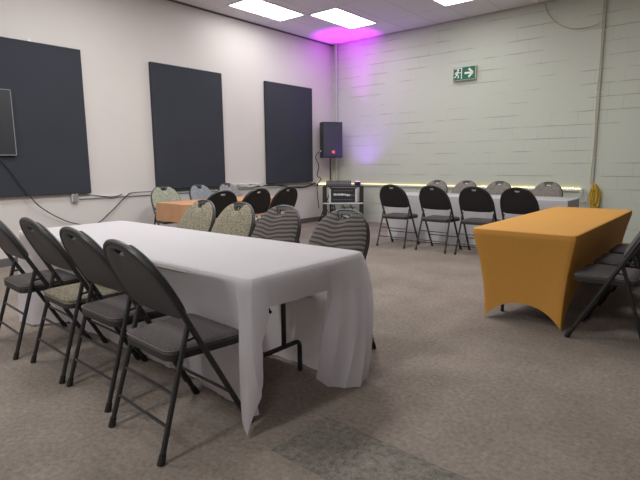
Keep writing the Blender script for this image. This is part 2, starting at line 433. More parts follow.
t = thing('wall_screen', 'thin black screen with light grey rim hung on the leftmost wall panel', 'screen', (XL + 0.06, 1.84, 1.385))
MB().box((0.021, 0, 0.395), (0.032, 1.04, 0.78), bev=0.004).build('display', M['screen'], t)
fr = MB()
for z in (0.003, 0.787): fr.box((0.026, 0, z), (0.03, 1.06, 0.010), bev=0.002)
for y in (-0.526, 0.526): fr.box((0.026, y, 0.395), (0.03, 0.010, 0.774), bev=0.002)
fr.build('rim', M['bezel'], t)

tag(MB().box((XL + 0.014, 5.66, 0.812), (0.026, 5.1, 0.034), bev=0.004).build('cable_trunking', M['trunking']),
    'long white cable trunking running along the left wall under the panels', 'trunking')
t = thing('wall_outlet', 'small grey outlet box under the right edge of the leftmost panel', 'outlet', (XL, 3.06, 0.80))
MB().box((0.026, 0, 0.015), (0.05, 0.085, 0.115), bev=0.006).build('box_body', M['trunking'], t)
MB().box((0.053, 0, 0.015), (0.006, 0.07, 0.10), bev=0.002).build('face_plate', M['bezel'], t)
X = XL + 0.035
cab = spline([(XL + 0.085, 2.12, 1.40), (XL + 0.075, 2.25, 1.25), (XL + 0.08, 2.40, 1.0), (XL + 0.07, 2.6, 0.72), (X, 2.97, 0.485), (X, 3.31, 0.43), (X, 3.55, 0.58), (X, 3.80, 0.79), (X, 3.92, 0.843), (X, 4.3, 0.842)], 8)
tag(MB().tube(cab, 0.0075, 6).build('hanging_cable', M['cable_black'], smooth=True), 'dark cable looping down from the screen and up to the trunking', 'cable')
cab = spline([(XL + 0.06, 3.10, 0.86), (X, 3.3, 0.84), (X, 3.6, 0.80), (XL + 0.036, 3.75, 0.836)], 8)
tag(MB().tube(cab, 0.006, 6).build('outlet_cable', M['cable_black'], smooth=True), 'thin dark cable from the grey outlet box to the trunking', 'cable')
cab = spline([(X, 4.34, 0.838), (X + .005, 4.9, 0.842), (X, 5.6, 0.838), (X + .005, 6.3, 0.842), (X, 6.9, 0.842), (XL + .02, 7.4, 0.79), (XL + .013, 7.8, 0.765), (X, 8.15, 0.842)], 8)
tag(MB().tube(cab, 0.012, 6).build('power_cable', M['cable_black'], smooth=True), 'thick dark power cable lying along the left trunking below the third panel', 'cable')
cab = spline([(X + .01, 6.75, 0.842), (X + .02, 7.2, 0.842), (X + .02, 7.7, 0.835), (X + .02, 8.15, 0.828)], 8)
tag(MB().tube(cab, 0.008, 6).build('thin_cable', M['cable_black'], smooth=True), 'thinner dark cable above the sagging one under the third panel', 'cable')
# white cord heap on the trunking
pts = []
for i in range(60):
    a = i * 0.9
    pts.append((XL + 0.05 + 0.03 * math.sin(a * 1.7), 6.2 + 0.30 * math.sin(a * 0.55) + 0.1 * math.sin(a), 0.87 + 0.03 * math.cos(a * 1.3)))
tag(MB().tube(spline(pts, 4), 0.007, 5).build('cord_heap', M['cable_white'], smooth=True), 'tangled white cord heaped on the trunking between the second and third panels', 'cord')

# ---------------------------------------------------------------- block wall: LED rail, conduits, cables, exit sign
t = thing('light_rail', 'white wall rail with a glowing warm yellow light strip along the block wall', 'light strip', (XL, YB, 0.79))
MB().box(((-6.995 + -1.885) / 2 - XL, -0.016, 0), (5.11, 0.030, 0.04), bev=0.004).build('rail', M['trunking'], t)
MB().tube([(0.03, -0.022, 0.027), (3.9, -0.022, 0.027)], 0.0065, 6).build('light_tube', M['led'], t)
b = MB()
for i in range(40):
    x = 3.45 + i * 0.041; b.tube([(x, -0.024, 0.030 + 0.004 * math.sin(i * 2.1)), (x + 0.016, -0.024, 0.030 + 0.004 * math.sin(i * 2.1))], 0.008, 6)
o = b.build('light_beads', M['led_bead'], t); o['kind'] = 'stuff'
MB().tube(spline([(3.9, -0.022, 0.03), (4.6, -0.024, 0.026), (5.09, -0.024, 0.024)], 6), 0.005, 5).build('bead_string', M['led'], t)
t = thing('light_strip', 'short warm yellow light strip on the left wall beside the equipment cart', 'light strip', (XL, 8.5, 0.80))
MB().box((0.012, 0, 0), (0.022, 0.50, 0.03), bev=0.003).build('rail', M['trunking'], t)
MB().tube([(0.03, -0.22, 0.012), (0.03, 0.24, 0.012)], 0.014, 6).build('light_tube', M['led_bead'], t)
MB().box((0.03, -0.27, 0.0), (0.04, 0.05, 0.04), bev=0.005).build('plug', M['black'], t)

def conduit(x, r, z0, label, straps):
    t = thing('conduit', label, 'pipe', (x, YB, z0))
    MB().tube([(0, -r - 0.006, 0), (0, -r - 0.006, HC - z0)], r, 12).build('pipe', M['conduit'], t, smooth='auto')
    for z in straps:
        MB().box((0, -0.003, z - z0), (r * 2 + 0.07, 0.006, 0.022)).tube([(-r * 1.15, -0.004, z - z0), (-r * 1.1, -r * 1.5 - .006, z - z0), (0, -2 * r - 0.008, z - z0), (r * 1.1, -r * 1.5 - .006, z - z0), (r * 1.15, -0.004, z - z0)], 0.003, 5).build('strap', M['metal'], t)
    return t
conduit(-6.86, 0.035, 0.84, 'pale vertical pipe in the purple-lit corner behind the speaker', (1.2, 2.5, 3.3))
conduit(-1.75, 0.016, 0.62, 'thin grey vertical conduit with a yellow cord tied along it', (1.3, 2.3, 3.2))
pts = [(-1.768 + 0.006 * math.sin(z * 5.0), YB - 0.048 - 0.004 * math.sin(z * 3), z) for z in [0.9 + i * 0.14 for i in range(21)]]
tag(MB().tube(spline(pts, 3), 0.0055, 6).build('extension_cord', M['cord_pale'], smooth=True), 'yellow cord running up the thin conduit on the block wall', 'cord')
tag(MB().tube(spline([(-2.62, YB - 0.012, HC - 0.03), (-2.57, YB - 0.02, 3.60), (-2.42, YB - 0.02, 3.42), (-2.2, YB - 0.02, 3.30), (-1.97, YB - 0.025, 3.28), (-1.80, YB - 0.05, 3.31), (-1.76, YB - 0.06, 3.33)], 8), 0.0055, 6).build('drooping_cord', M['cord_pale'], smooth=True),
    'thin yellowish cord drooping from the ceiling edge to the conduit', 'cord')
def coil(cx, cz, w, h, n, r, y):
    pts = []
    for i in range(n * 14):
        a = 2 * PI * i / 14; k = i / (n * 14)
        rw = w * (0.7 + 0.3 * math.sin(k * 17)) ; rh = h * (0.82 + 0.18 * math.cos(k * 23))
        z = cz + rh * math.cos(a) - 0.02 * math.sin(k * 9)
        squeeze = 0.55 + 0.45 * smooth1(cz + h, cz - h, z) if False else 0.6 + 0.4 * (cz + h - z) / (2 * h)
        pts.append((cx + rw * squeeze * math.sin(a) + 0.02 * math.sin(k * 31), y + 0.025 * math.sin(k * 40 + a), z))
    return MB().tube(spline(pts, 2), r, 5)
tag(coil(-1.70, 0.70, 0.075, 0.20, 9, 0.009, YB - 0.085).build('yellow_extension_cord', M['cable_yellow'], smooth=True), 'bundle of coiled yellow extension cord hanging on the conduit', 'cord')
tag(coil(-1.86, 0.70, 0.05, 0.12, 5, 0.005, YB - 0.075).build('white_cord', M['cable_white'], smooth=True), 'small hank of white cord hanging left of the yellow bundle', 'cord')

# exit sign
t = thing('exit_sign', 'green exit sign with white running figure and arrow on the block wall', 'sign', (-3.928, YB, 2.71))
MB().box((0, -0.035, 0.118), (0.43, 0.068, 0.236), bev=0.006).build('housing', M['sign_case'], t)
MB().box((0, -0.071, 0.118), (0.405, 0.006, 0.212), bev=0.002).build('green_face', M['sign_green'], t)
F = lambda x, y, d: (x, -0.074 - d, y + 0.118)
def stroke(mb, pts, w):
    for (x0, y0), (x1, y1) in zip(pts, pts[1:]):
        dx, dy = x1 - x0, y1 - y0; l = math.hypot(dx, dy); nx, ny = -dy / l * w / 2, dx / l * w / 2
        mb.poly_prism([(x0 + nx, y0 + ny), (x0 - nx, y0 - ny), (x1 - nx, y1 - ny), (x1 + nx, y1 + ny)], F, 0, 0.003)
mb = MB()
mb.poly_prism([(-0.115 + 0.02 * math.cos(a), 0.062 + 0.02 * math.sin(a)) for a in [2 * PI * i / 14 for i in range(14)]], F, 0, 0.003)   # head
stroke(mb, [(-0.122, 0.036), (-0.138, -0.012)], 0.038)      # torso
stroke(mb, [(-0.118, 0.034), (-0.088, 0.012), (-0.066, 0.022)], 0.014)
stroke(mb, [(-0.128, 0.034), (-0.162, 0.022), (-0.172, -0.006)], 0.014)
stroke(mb, [(-0.132, -0.012), (-0.104, -0.038), (-0.110, -0.078)], 0.018)
stroke(mb, [(-0.142, -0.012), (-0.156, -0.048), (-0.186, -0.058)], 0.018)
mb.build('running_figure', M['white_mark'], t)
mb = MB(); stroke(mb, [(-0.047, 0.09), (-0.047, -0.09)], 0.016); stroke(mb, [(-0.19, 0.092), (-0.04, 0.092)], 0.012); mb.build('doorway', M['white_mark'], t)
mb = MB(); stroke(mb, [(0.01, 0.0), (0.15, 0.0)], 0.034); stroke(mb, [(0.085, 0.072), (0.165, 0.0), (0.085, -0.072)], 0.034); mb.build('arrow', M['white_mark'], t)

# ---------------------------------------------------------------- folding chair
def yl(z): return 0.24 - 0.54 * z              # side line of the long frame tube
NRM = Vector((0, 0.88, 0.475))                 # front normal of the tilted back
W = 0.232; ZB, ZT, ZS = 0.597, 0.93, 0.672
def back_outline(inset=0.0, zt=None, zb=None, n=26):
    zt = zt or ZT; zb = zb or ZB
    w = W - inset; top = zt - inset; bot = zb
    pts = []
    for i in range(n + 1):                      # right shoulder over the top to left shoulder
        a = PI * i / n
        ex = 2 / 2.25
        pts.append((w * math.copysign(abs(math.cos(a)) ** ex, math.cos(a)), ZS + (top - ZS) * abs(math.sin(a)) ** ex))
    r = 0.03
    pts += [(-w * 0.99, bot + r), (-w * 0.985 + r * 0.3, bot + r * 0.25), (-w + r, bot), (-0.1, bot - 0.004), (0, bot - 0.006), (0.1, bot - 0.004), (w - r, bot), (w * 0.985 - r * 0.3, bot + r * 0.25), (w * 0.99, bot + r)]
    return pts
def cast(poly, c, a):
    dx, dy = math.cos(a), math.sin(a); best = None
    n = len(poly)
    for i in range(n):
        x1, y1 = poly[i][0] - c[0], poly[i][1] - c[1]; x2, y2 = poly[(i + 1) % n][0] - c[0], poly[(i + 1) % n][1] - c[1]
        ex, ey = x2 - x1, y2 - y1; den = dx * ey - dy * ex
        if abs(den) < 1e-12: continue
        tt = (x1 * ey - y1 * ex) / den; s = (x1 * dy - y1 * dx) / den
        if tt > 0 and -1e-6 <= s <= 1 + 1e-6: best = tt if best is None else max(best, tt)
    return best
def bp(x, z, d=0.0):
    p = Vector((x, yl(z), z)) + NRM * d; return (p.x, p.y, p.z)
def annulus(outer, inner, c, d_of, nr=6, na=56):
    rows = []
    A = [2 * PI * k / na for k in range(na)]
    ro = [cast(outer, c, a) for a in A]; ri = [cast(inner, c, a) for a in A]
    for j in range(nr + 1):
        u = j / nr
        rows.append([bp(c[0] + (ri[k] * (1 - u) + ro[k] * u) * math.cos(A[k]), c[1] + (ri[k] * (1 - u) + ro[k] * u) * math.sin(A[k]), d_of(u)) for k in range(na)])
    return rows
HC_ = (0.0, 0.886)
hole = [(-0.040, 0.896), (-0.03, 0.878), (-0.022, 0.873), (0.022, 0.873), (0.03, 0.878), (0.040, 0.896), (0.034, 0.901), (-0.034, 0.901)]
def rounded_seat(inset=0.0):
    q = 1 - inset / 0.2
    return [(x * q, 0.03 + (y - 0.03) * q) for x, y in seat_base()]
def seat_base(inset=0.0):
    raw = [(-0.200, -0.160), (0.200, -0.160), (0.230, 0.222), (-0.230, 0.222)]
    n = 4; pts = []
    raw = [Vector((x * (1 - inset / 0.2), 0.03 + (y - 0.03) * (1 - inset / 0.2), 0)) for x, y in raw]
    for i in range(4):
        a, b, c = raw[i - 1], raw[i], raw[(i + 1) % 4]; r = 0.05
        s = b + (a - b).normalized() * r; e = b + (c - b).normalized() * r
        for k in range(7):
            tt = k / 6; q = s * (1 - tt) ** 2 + b * 2 * tt * (1 - tt) + e * tt * tt; pts.append((q.x, q.y))
    return pts

def make_chair(fab, shell, label, group):
    t = thing('folding_chair', label, 'chair', group=group)
    r = 0.0138
    # upper U tube, from pivot over the top to the other pivot
    o = back_outline()
    arc = [p for p in o[:27]]
    path = [bp(W, 0.50), bp(W, 0.54)] + [bp(*p) for p in arc] + [bp(-W, 0.54), bp(-W, 0.50)]
    MB().tube(path, r, 8).build('back_frame', M['tube'], t, smooth='auto')
    for s in (-1, 1):
        lg = MB().tube([(s * W, yl(0.012), 0.012), (s * W, yl(0.25), 0.25), (s * W, yl(0.505), 0.505)], r, 8).build('leg', M['tube'], t, smooth='auto')
        MB().tube([(s * W, yl(0.0), 0.0), (s * W, yl(0.045), 0.045)], [0.018, 0.016], 8).build('foot_cap', M['rubber'], lg, smooth='auto')
        yr = lambda z: -0.24 + (yl(0.57) + 0.24) * z / 0.57
        xr = lambda z: s * (0.232 - 0.014 * min(1, z / 0.44))
        lg = MB().tube([(xr(z), yr(z), z) for z in (0.012, 0.2, 0.44, 0.575)], 0.0125, 8).build('leg', M['tube'], t, smooth='auto')
        MB().tube([(xr(0), yr(0), 0.0), (xr(.045), yr(0.045), 0.045)], [0.0175, 0.015], 8).build('foot_cap', M['rubber'], lg, smooth='auto')
        # folding link between seat, rear leg and frame tube
        MB().tube([(s * 0.219, yr(0.50), 0.50), (s * 0.219, yl(0.50), 0.507)], 0.007, 6).build('link', M['tube'], t, smooth='auto')
        MB().tube([(s * 0.212, yl(0.57), 0.57), (s * 0.246, yl(0.57), 0.57)], 0.007, 6).build('pivot', M['tube'], t, smooth='auto')
    for z in (0.15, 0.28):
        x = 0.232 - 0.014 * z / 0.44; y = -0.24 + (yl(0.57) + 0.24) * z / 0.57
        MB().tube([(-x, y, z), (x, y, z)], 0.0075, 6).build('stretcher', M['tube'], t, smooth='auto')
    MB().tube([(-W, yl(0.19), 0.19), (W, yl(0.19), 0.19)], 0.0075, 6).build('stretcher', M['tube'], t, smooth='auto')
    # black back shell
    f = annulus(back_outline(0.004), hole, HC_, lambda u: 0.011)
    b = annulus(back_outline(0.004), hole, HC_, lambda u: -0.008 - 0.006 * math.sin(PI * u))
    MB().grid([b[-1]] + f[::-1] + b, True).build('backrest', shell, t, smooth='auto')
    # padded front, open at the top round the handle
    ol = back_outline(-0.006, zb=ZB + 0.006)
    cl = []
    for x, z in ol:
        cl.append((x, min(z, 0.93 if abs(x) > 0.075 else 2)))
    cl = [p for p in cl if not (abs(p[0]) < 0.072 and p[1] > 0.8)]
    k = next(i for i, p in enumerate(cl) if p[0] < 0 and p[1] > 0.8)
    cl[k:k] = [(0.068, 0.915), (0.054, 0.890), (0.040, 0.870), (0.028, 0.863), (-0.028, 0.863), (-0.040, 0.870), (-0.054, 0.890), (-0.068, 0.915)]
    C0 = (0.0, 0.75); na = 96; A = [2 * PI * q / na + 0.01 for q in range(na)]
    ro = [cast(cl, C0, a) for a in A]
    def ring(u, d): return [bp(C0[0] + ro[q] * u * math.cos(A[q]), C0[1] + ro[q] * u * math.sin(A[q]), d) for q in range(na)]
    rows = [ring(0.965, 0.0112), ring(1.0, 0.014)] + [ring(u, 0.0165 + 0.028 * (1 - u ** 5) ** 0.8) for u in (0.995, 0.975, 0.94, 0.88, 0.78, 0.64, 0.46, 0.24, 0.06)]
    mb = MB().grid(rows, True); mb.f.append(tuple(range(len(mb.v) - na, len(mb.v))))
    bc = mb.build('back_cushion', fab, t, smooth=True)
    bc.data.materials.append(M['pan'])
    for q in bc.data.polygons:
        if q.index < 3 * na: q.material_index = 1
    # seat
    so = rounded_seat(); ns = len(so)
    MB().poly_prism(so, lambda x, y, d: (x, y, d), 0.418, 0.446).build('seat_pan', M['pan'], t, smooth='auto')
    rows = [[(x, y, 0.4465) for x, y in so]]
    for k, (ins, z) in enumerate([(0.0, 0.458), (0.003, 0.466), (0.012, 0.473), (0.03, 0.478), (0.07, 0.482), (0.13, 0.484), (0.195, 0.4845)]):
        rows.append([(x, y, z) for x, y in rounded_seat(ins)])
    mb = MB().grid(rows, True); n0 = len(mb.v) - ns; mb.f.append(tuple(range(n0, n0 + ns)))
    s = mb.build('seat', fab, t, smooth=True)
    MB().tube([(x, y, 0.463) for x, y in rounded_seat(-0.001)], 0.0035, 5, closed=True).build('piping', M['piping'], s, smooth=True)
    return t
protos = {}
def chair(x, y, rz, fab, label, group, shell='shell', short=False):
    global ZB, ZT, ZS
    ZB, ZT, ZS = (0.645, 0.945, 0.70) if short else (0.597, 0.93, 0.672)
    k = (fab, shell, short)
    if k not in protos:
        c = protos[k] = make_chair(M[fab], M[shell], label, group)
    else: c = copy_tree(protos[k])
    c['label'] = label; c['group'] = group
    c.location = (x, y, 0); c.rotation_euler = (0, 0, rz)
    return c
D = math.radians
# near row, backs towards the camera
g = 'chairs along the near side of the long white table'
chair(-1.972, 1.283, D(-3), 'f_charcoal', 'black folding chair nearest the camera, at the hanging corner of the white cloth', g)
chair(-2.60, 1.36, D(-1), 'f_charcoal', 'black folding chair with grey seat, second from the near end of the white table', g)
chair(-3.13, 1.36, D(-2), 'f_khaki', 'black folding chair with beige khaki seat, third along the near side of the white table', g, short=True)
chair(-3.74, 1.33, D(-3), 'f_charcoal', 'black folding chair cut by the left edge of the picture', g, short=True)
# far side of the near table, padded fronts towards the camera
g = 'chairs along the far side of the long white table'
chair(-2.025, 2.46, PI + D(2), 'f_wave', 'wavy striped grey folding chair at the table end nearest the cart', g)
chair(-2.632, 2.46, PI + D(-1), 'f_wave', 'wavy striped grey folding chair beside a mottled khaki one', g)
chair(-3.137, 2.47, PI + D(0), 'f_khaki', 'mottled khaki folding chair beside the wavy striped ones', g)
chair(-3.634, 2.47, PI + D(-1), 'f_khaki', 'mottled khaki folding chair in front of the left end of the tan table', g)
# table along the block wall
g = 'black chairs along the near side of the far white table'
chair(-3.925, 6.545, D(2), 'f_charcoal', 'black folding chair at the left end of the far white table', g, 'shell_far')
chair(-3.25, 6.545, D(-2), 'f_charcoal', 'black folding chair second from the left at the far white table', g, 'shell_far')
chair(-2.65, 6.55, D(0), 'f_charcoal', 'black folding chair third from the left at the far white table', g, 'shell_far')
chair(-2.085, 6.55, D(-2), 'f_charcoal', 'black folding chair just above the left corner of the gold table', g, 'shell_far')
g = 'grey chairs between the far white table and the block wall'
chair(-4.13, 7.97, PI, 'f_taupe', 'grey folding chair behind the far white table, leftmost of four', g)
chair(-3.59, 7.97, PI + D(-3), 'f_taupe', 'grey folding chair behind the far white table, second from the left', g)
chair(-3.0, 7.97, PI + D(2), 'f_taupe', 'grey folding chair behind the far white table, third from the left', g)
chair(-2.25, 7.97, PI + D(-2), 'f_taupe', 'grey folding chair behind the far white table, nearest the yellow cord bundle', g)
# tan table along the left wall
g = 'black chairs along the near side of the tan table'
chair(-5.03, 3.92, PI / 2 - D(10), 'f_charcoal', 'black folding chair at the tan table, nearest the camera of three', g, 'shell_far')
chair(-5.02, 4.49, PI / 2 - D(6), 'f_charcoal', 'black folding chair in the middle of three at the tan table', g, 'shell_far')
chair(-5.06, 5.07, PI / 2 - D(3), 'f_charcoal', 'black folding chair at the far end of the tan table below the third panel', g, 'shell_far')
g = 'chairs between the tan table and the left wall'
chair(-6.38, 4.19, -PI / 2 - D(6), 'f_green', 'sage green folding chair against the left wall at the near end of the tan table', g)
chair(-6.38, 4.87, -PI / 2 + D(3), 'f_blue', 'blue-grey folding chair against the left wall below the middle panel', g)
chair(-6.38, 5.44, -PI / 2, 'f_grey', 'mid grey folding chair against the left wall between two panels', g)
# gold table, chairs on the shadowed right side
g = 'chairs along the right side of the gold table'
chair(-0.605, 3.99, PI / 2, 'f_charcoal', 'dark folding chair at the near end of the gold table, legs splayed', g)
chair(-0.60, 4.56, PI / 2, 'f_charcoal', 'dark folding chair in the middle on the right side of the gold table', g)
chair(-0.60, 5.17, PI / 2, 'f_charcoal', 'dark folding chair at the far end of the gold table right side', g)

# ---------------------------------------------------------------- tables
def folding_table(x0, x1, y0, y1, label, leg_x=0.3, along='x', top=0.738):
    """folding table, long side along x or y; leg frames near both ends"""
    cx, cy = (x0 + x1) / 2, (y0 + y1) / 2
    t = thing('folding_table', label, 'table', (cx, cy, 0), group='folding tables')
    lx, ly = (x1 - x0), (y1 - y0)
    MB().box((0, 0, top - 0.022), (lx, ly, 0.044), bev=0.012).build('tabletop', M['plastic_top'], t)
    def P(a, b, z): return (a, b, z) if along == 'x' else (b, a, z)
    half = (lx if along == 'x' else ly) / 2; wid = (ly if along == 'x' else lx) / 2
    for s in (-1, 1):
        a = s * (half - leg_x)
        mb = MB()
        for q in (-0.1, 0.1): mb.tube([P(a, q, 0.19), P(a, q, top - 0.046)], 0.0145, 8)
        e = min(0.235, wid - 0.13)
        mb.tube(fillet([P(a, -e, 0.0), P(a, -e, 0.19), P(a, e, 0.19), P(a, e, 0.0)], 0.04), 0.0145, 8)
        mb.build('leg_frame', M['dark_metal'], t, smooth='auto')
        MB().tube([P(a, 0, 0.42), P(a - s * 0.30, 0, top - 0.05)], 0.009, 6).build('brace', M['dark_metal'], t, smooth='auto')
    return t

def cloth_from_stations(st, ztop, inner_pts=None, n_z=14, folds=0.008, fold_freq=38, dens=0.03, seed=0):
    """st: closed list of (top xy, mid xyz, hem xyz); builds the flat top and the hanging skirt as one sheet"""
    rnd = random.Random(seed)
    n = len(st); cols = []
    def cr(p0, p1, p2, p3, t): return 0.5 * ((2 * p1) + (p2 - p0) * t + (2 * p0 - 5 * p1 + 4 * p2 - p3) * t * t + (3 * p1 - p0 - 3 * p2 + p3) * t ** 3)
    S = []
    for a in st:
        S.append((Vector((a[0][0], a[0][1], ztop)), Vector(a[1]), Vector(a[2])))
    dist = 0
    ph = [rnd.uniform(0, 6.28) for _ in range(4)]
    for i in range(n):
        A, B = S[i], S[(i + 1) % n]
        seg = max((A[k] - B[k]).length for k in range(3)); m = max(2, int(seg / dens))
        seg0 = (A[0] - B[0]).length
        for k in range(m):
            u = k / m
            q = u if seg > 0.5 else u * u * (3 - 2 * u)
            T_, Mi, H = (A[j].lerp(B[j], u if j == 0 else q) for j in range(3))
            s = dist + seg * u
            cols.append((T_, Mi, H, s))
        dist += seg
    rows = []
    nc = len(cols)
    ctr = sum((c[0] for c in cols), Vector()) / nc
    nrm = []
    for i in range(nc):
        a, b = cols[(i - 3) % nc], cols[(i + 3) % nc]
        tv = (b[2] - a[2]) * 0.5 + (b[0] - a[0]); nv = Vector((tv.y, -tv.x, 0))
        nrm.append(nv.normalized() if nv.length > 1e-6 else Vector((0, 0, 0)))
    for r in range(n_z + 1):
        v = r / n_z; row = []
        for ci, (T_, Mi, H, s) in enumerate(cols):
            # quadratic through top, mid (v=.5), hem
            p = T_ * ((1 - v) * (1 - 2 * v)) + Mi * (4 * v * (1 - v)) + H * (v * (2 * v - 1))
            d = nrm[ci]
            amp = folds * v * min(1.0, (T_.z - H.z) / 0.5)
            w = math.sin(s * fold_freq + ph[0]) * 0.6 + math.sin(s * fold_freq * 0.43 + ph[1]) + 0.5 * math.sin(s * fold_freq * 1.9 + ph[2])
            p = p + d * amp * w
            row.append(p)
        rows.append(row)
    # rounded shoulder
    top_in = [c[0] + (ctr - c[0]).normalized() * 0.02 + Vector((0, 0, 0.004)) for c in cols]
    mb = MB(); mb.grid([top_in] + rows, True)
    # flat top
    mb.f.append(tuple(range(nc)))
    return mb

# ---- near long table
folding_table(-4.35, -1.64, 1.455, 2.315, 'long folding table under the white cloth in the foreground, black leg showing at its end', leg_x=0.31)
y0, y1, x0, x1 = 1.44, 2.33, -4.37, -1.625
st = []
# near side, left to right: cloth pushed in by the chairs
st += [((x0, y0 + .02), (x0 - .02, y0 - .01, .40), (x0 + .06, y0 - .06, .02)), ((x0 + .06, y0), (x0 + .12, y0 + .0, .40), (x0 + .22, y0 - .04, .02))]
for x in (-4.0, -3.70, -3.4, -3.09, -2.83, -2.56, -2.26, -2.0, -1.84):
    k = .145 if x < -2.2 else .09
    st.append(((x, y0), (x, y0 + k, .42), (x, y0 + k + .035, .02)))
st += [((-1.745, y0), (-1.715, y0 + .045, .42), (-1.70, y0 + .115, .03)),
       ((-1.685, y0), (-1.69, y0 - .015, .40), (-1.668, y0 - .03, .07)),
       ((-1.64, y0 + .004), (-1.635, y0 - .03, .38), (-1.613, y0 - .057, .015)),
       ((x1, y0 + .02), (-1.60, y0 - .01, .42), (-1.60, y0 + .035, .20)),
       ((x1, y0 + .04), (-1.598, y0 + .02, .52), (-1.60, y0 + .05, .42)),
       ((x1, y0 + .06), (-1.605, y0 + .065, .66), (-1.595, y0 + .085, .545)),
       ((x1, y0 + .10), (-1.612, y0 + .09, .67), (-1.605, y0 + .10, .598)),
       ((x1, 1.75), (-1.612, 1.75, .67), (-1.605, 1.75, .592)),
       ((x1, 1.97), (-1.612, 1.975, .67), (-1.605, 1.985, .588)),
       ((x1, 2.00), (-1.615, 2.005, .64), (-1.61, 2.01, .56)),
       ((x1, 2.04), (-1.66, 2.02, .46), (-1.77, 2.06, .02)),
       ((x1, 2.12), (-1.60, 2.07, .40), (-1.65, 2.02, .02)),
       ((x1, 2.20), (-1.555, 2.17, .40), (-1.555, 2.06, .02)),
       ((x1, 2.28), (-1.56, 2.27, .42), (-1.515, 2.14, .015)),
       ((x1 - .01, y1 - .01), (-1.575, 2.35, .45), (-1.545, 2.25, .02)),
       ((x1 - .05, y1), (-1.62, 2.35, .45), (-1.60, 2.27, .02)),
       ((-1.74, y1), (-1.735, 2.25, .42), (-1.72, 2.18, .02))]
for x in (-1.83, -2.05, -2.33, -2.632, -2.88, -3.137, -3.38, -3.634, -3.95, -4.2):
    st.append(((x, y1), (x, y1 - .11, .42), (x, y1 - .17, .02)))
st += [((x0 + .04, y1), (x0 + .02, y1 - .02, .42), (x0, y1 - .02, .02)), ((x0, y1 - .03), (x0 - .03, y1 - .04, .42), (x0 - .04, y1 - .06, .03)),
       ((x0, y1 - .12), (x0 - .02, y1 - .12, .6), (x0 - .02, y1 - .12, .5)), ((x0, y0 + .12), (x0 - .02, y0 + .12, .6), (x0 - .02, y0 + .12, .5))]
cl = cloth_from_stations(st, 0.741, folds=0.0075, fold_freq=30, seed=3).build('tablecloth', M['cloth_white'], smooth='auto')
tag(cl, 'large white cloth draped over the long foreground table, corners hanging to the floor', 'tablecloth')

# ---- far white table
def simple_skirt(x0, x1, y0, y1, ztop, hem, flare, folds, freq, seed, n=1):
    st = []
    zm = (ztop + hem) / 2
    def side(ax, ay, bx, by, k, ox, oy):
        for i in range(k):
            u = i / k; x = ax + (bx - ax) * u; y = ay + (by - ay) * u
            st.append(((x, y), (x + ox * flare * .5, y + oy * flare * .5, zm), (x + ox * flare, y + oy * flare, hem)))
    side(x0 + .02, y0, x1 - .02, y0, 8, 0, -1); side(x1, y0 + .02, x1, y1 - .02, 4, 1, 0)
    side(x1 - .02, y1, x0 + .02, y1, 8, 0, 1); side(x0, y1 - .02, x0, y0 + .02, 4, -1, 0)
    return cloth_from_stations(st, ztop, folds=folds, fold_freq=freq, seed=seed, dens=0.02)
folding_table(-4.37, -1.70, 7.02, 7.70, 'long folding table under the white cloth along the block wall')
tag(simple_skirt(-4.40, -1.67, 7.0, 7.72, 0.741, 0.015, 0.0, 0.011, 42, 5).build('tablecloth', M['cloth_far'], smooth='auto'),
    'floor-length white cloth on the far table along the block wall', 'tablecloth')
# ---- tan table along the left wall
folding_table(-6.08, -5.42, 3.79, 5.62, 'folding table under the short tan cloth along the left wall', along='y')
tag(simple_skirt(-6.11, -5.39, 3.76, 5.65, 0.741, 0.50, 0.012, 0.006, 30, 8).build('tablecloth', M['cloth_tan'], smooth='auto'),
    'short tan cloth with a slight sheen on the table along the left wall', 'tablecloth')

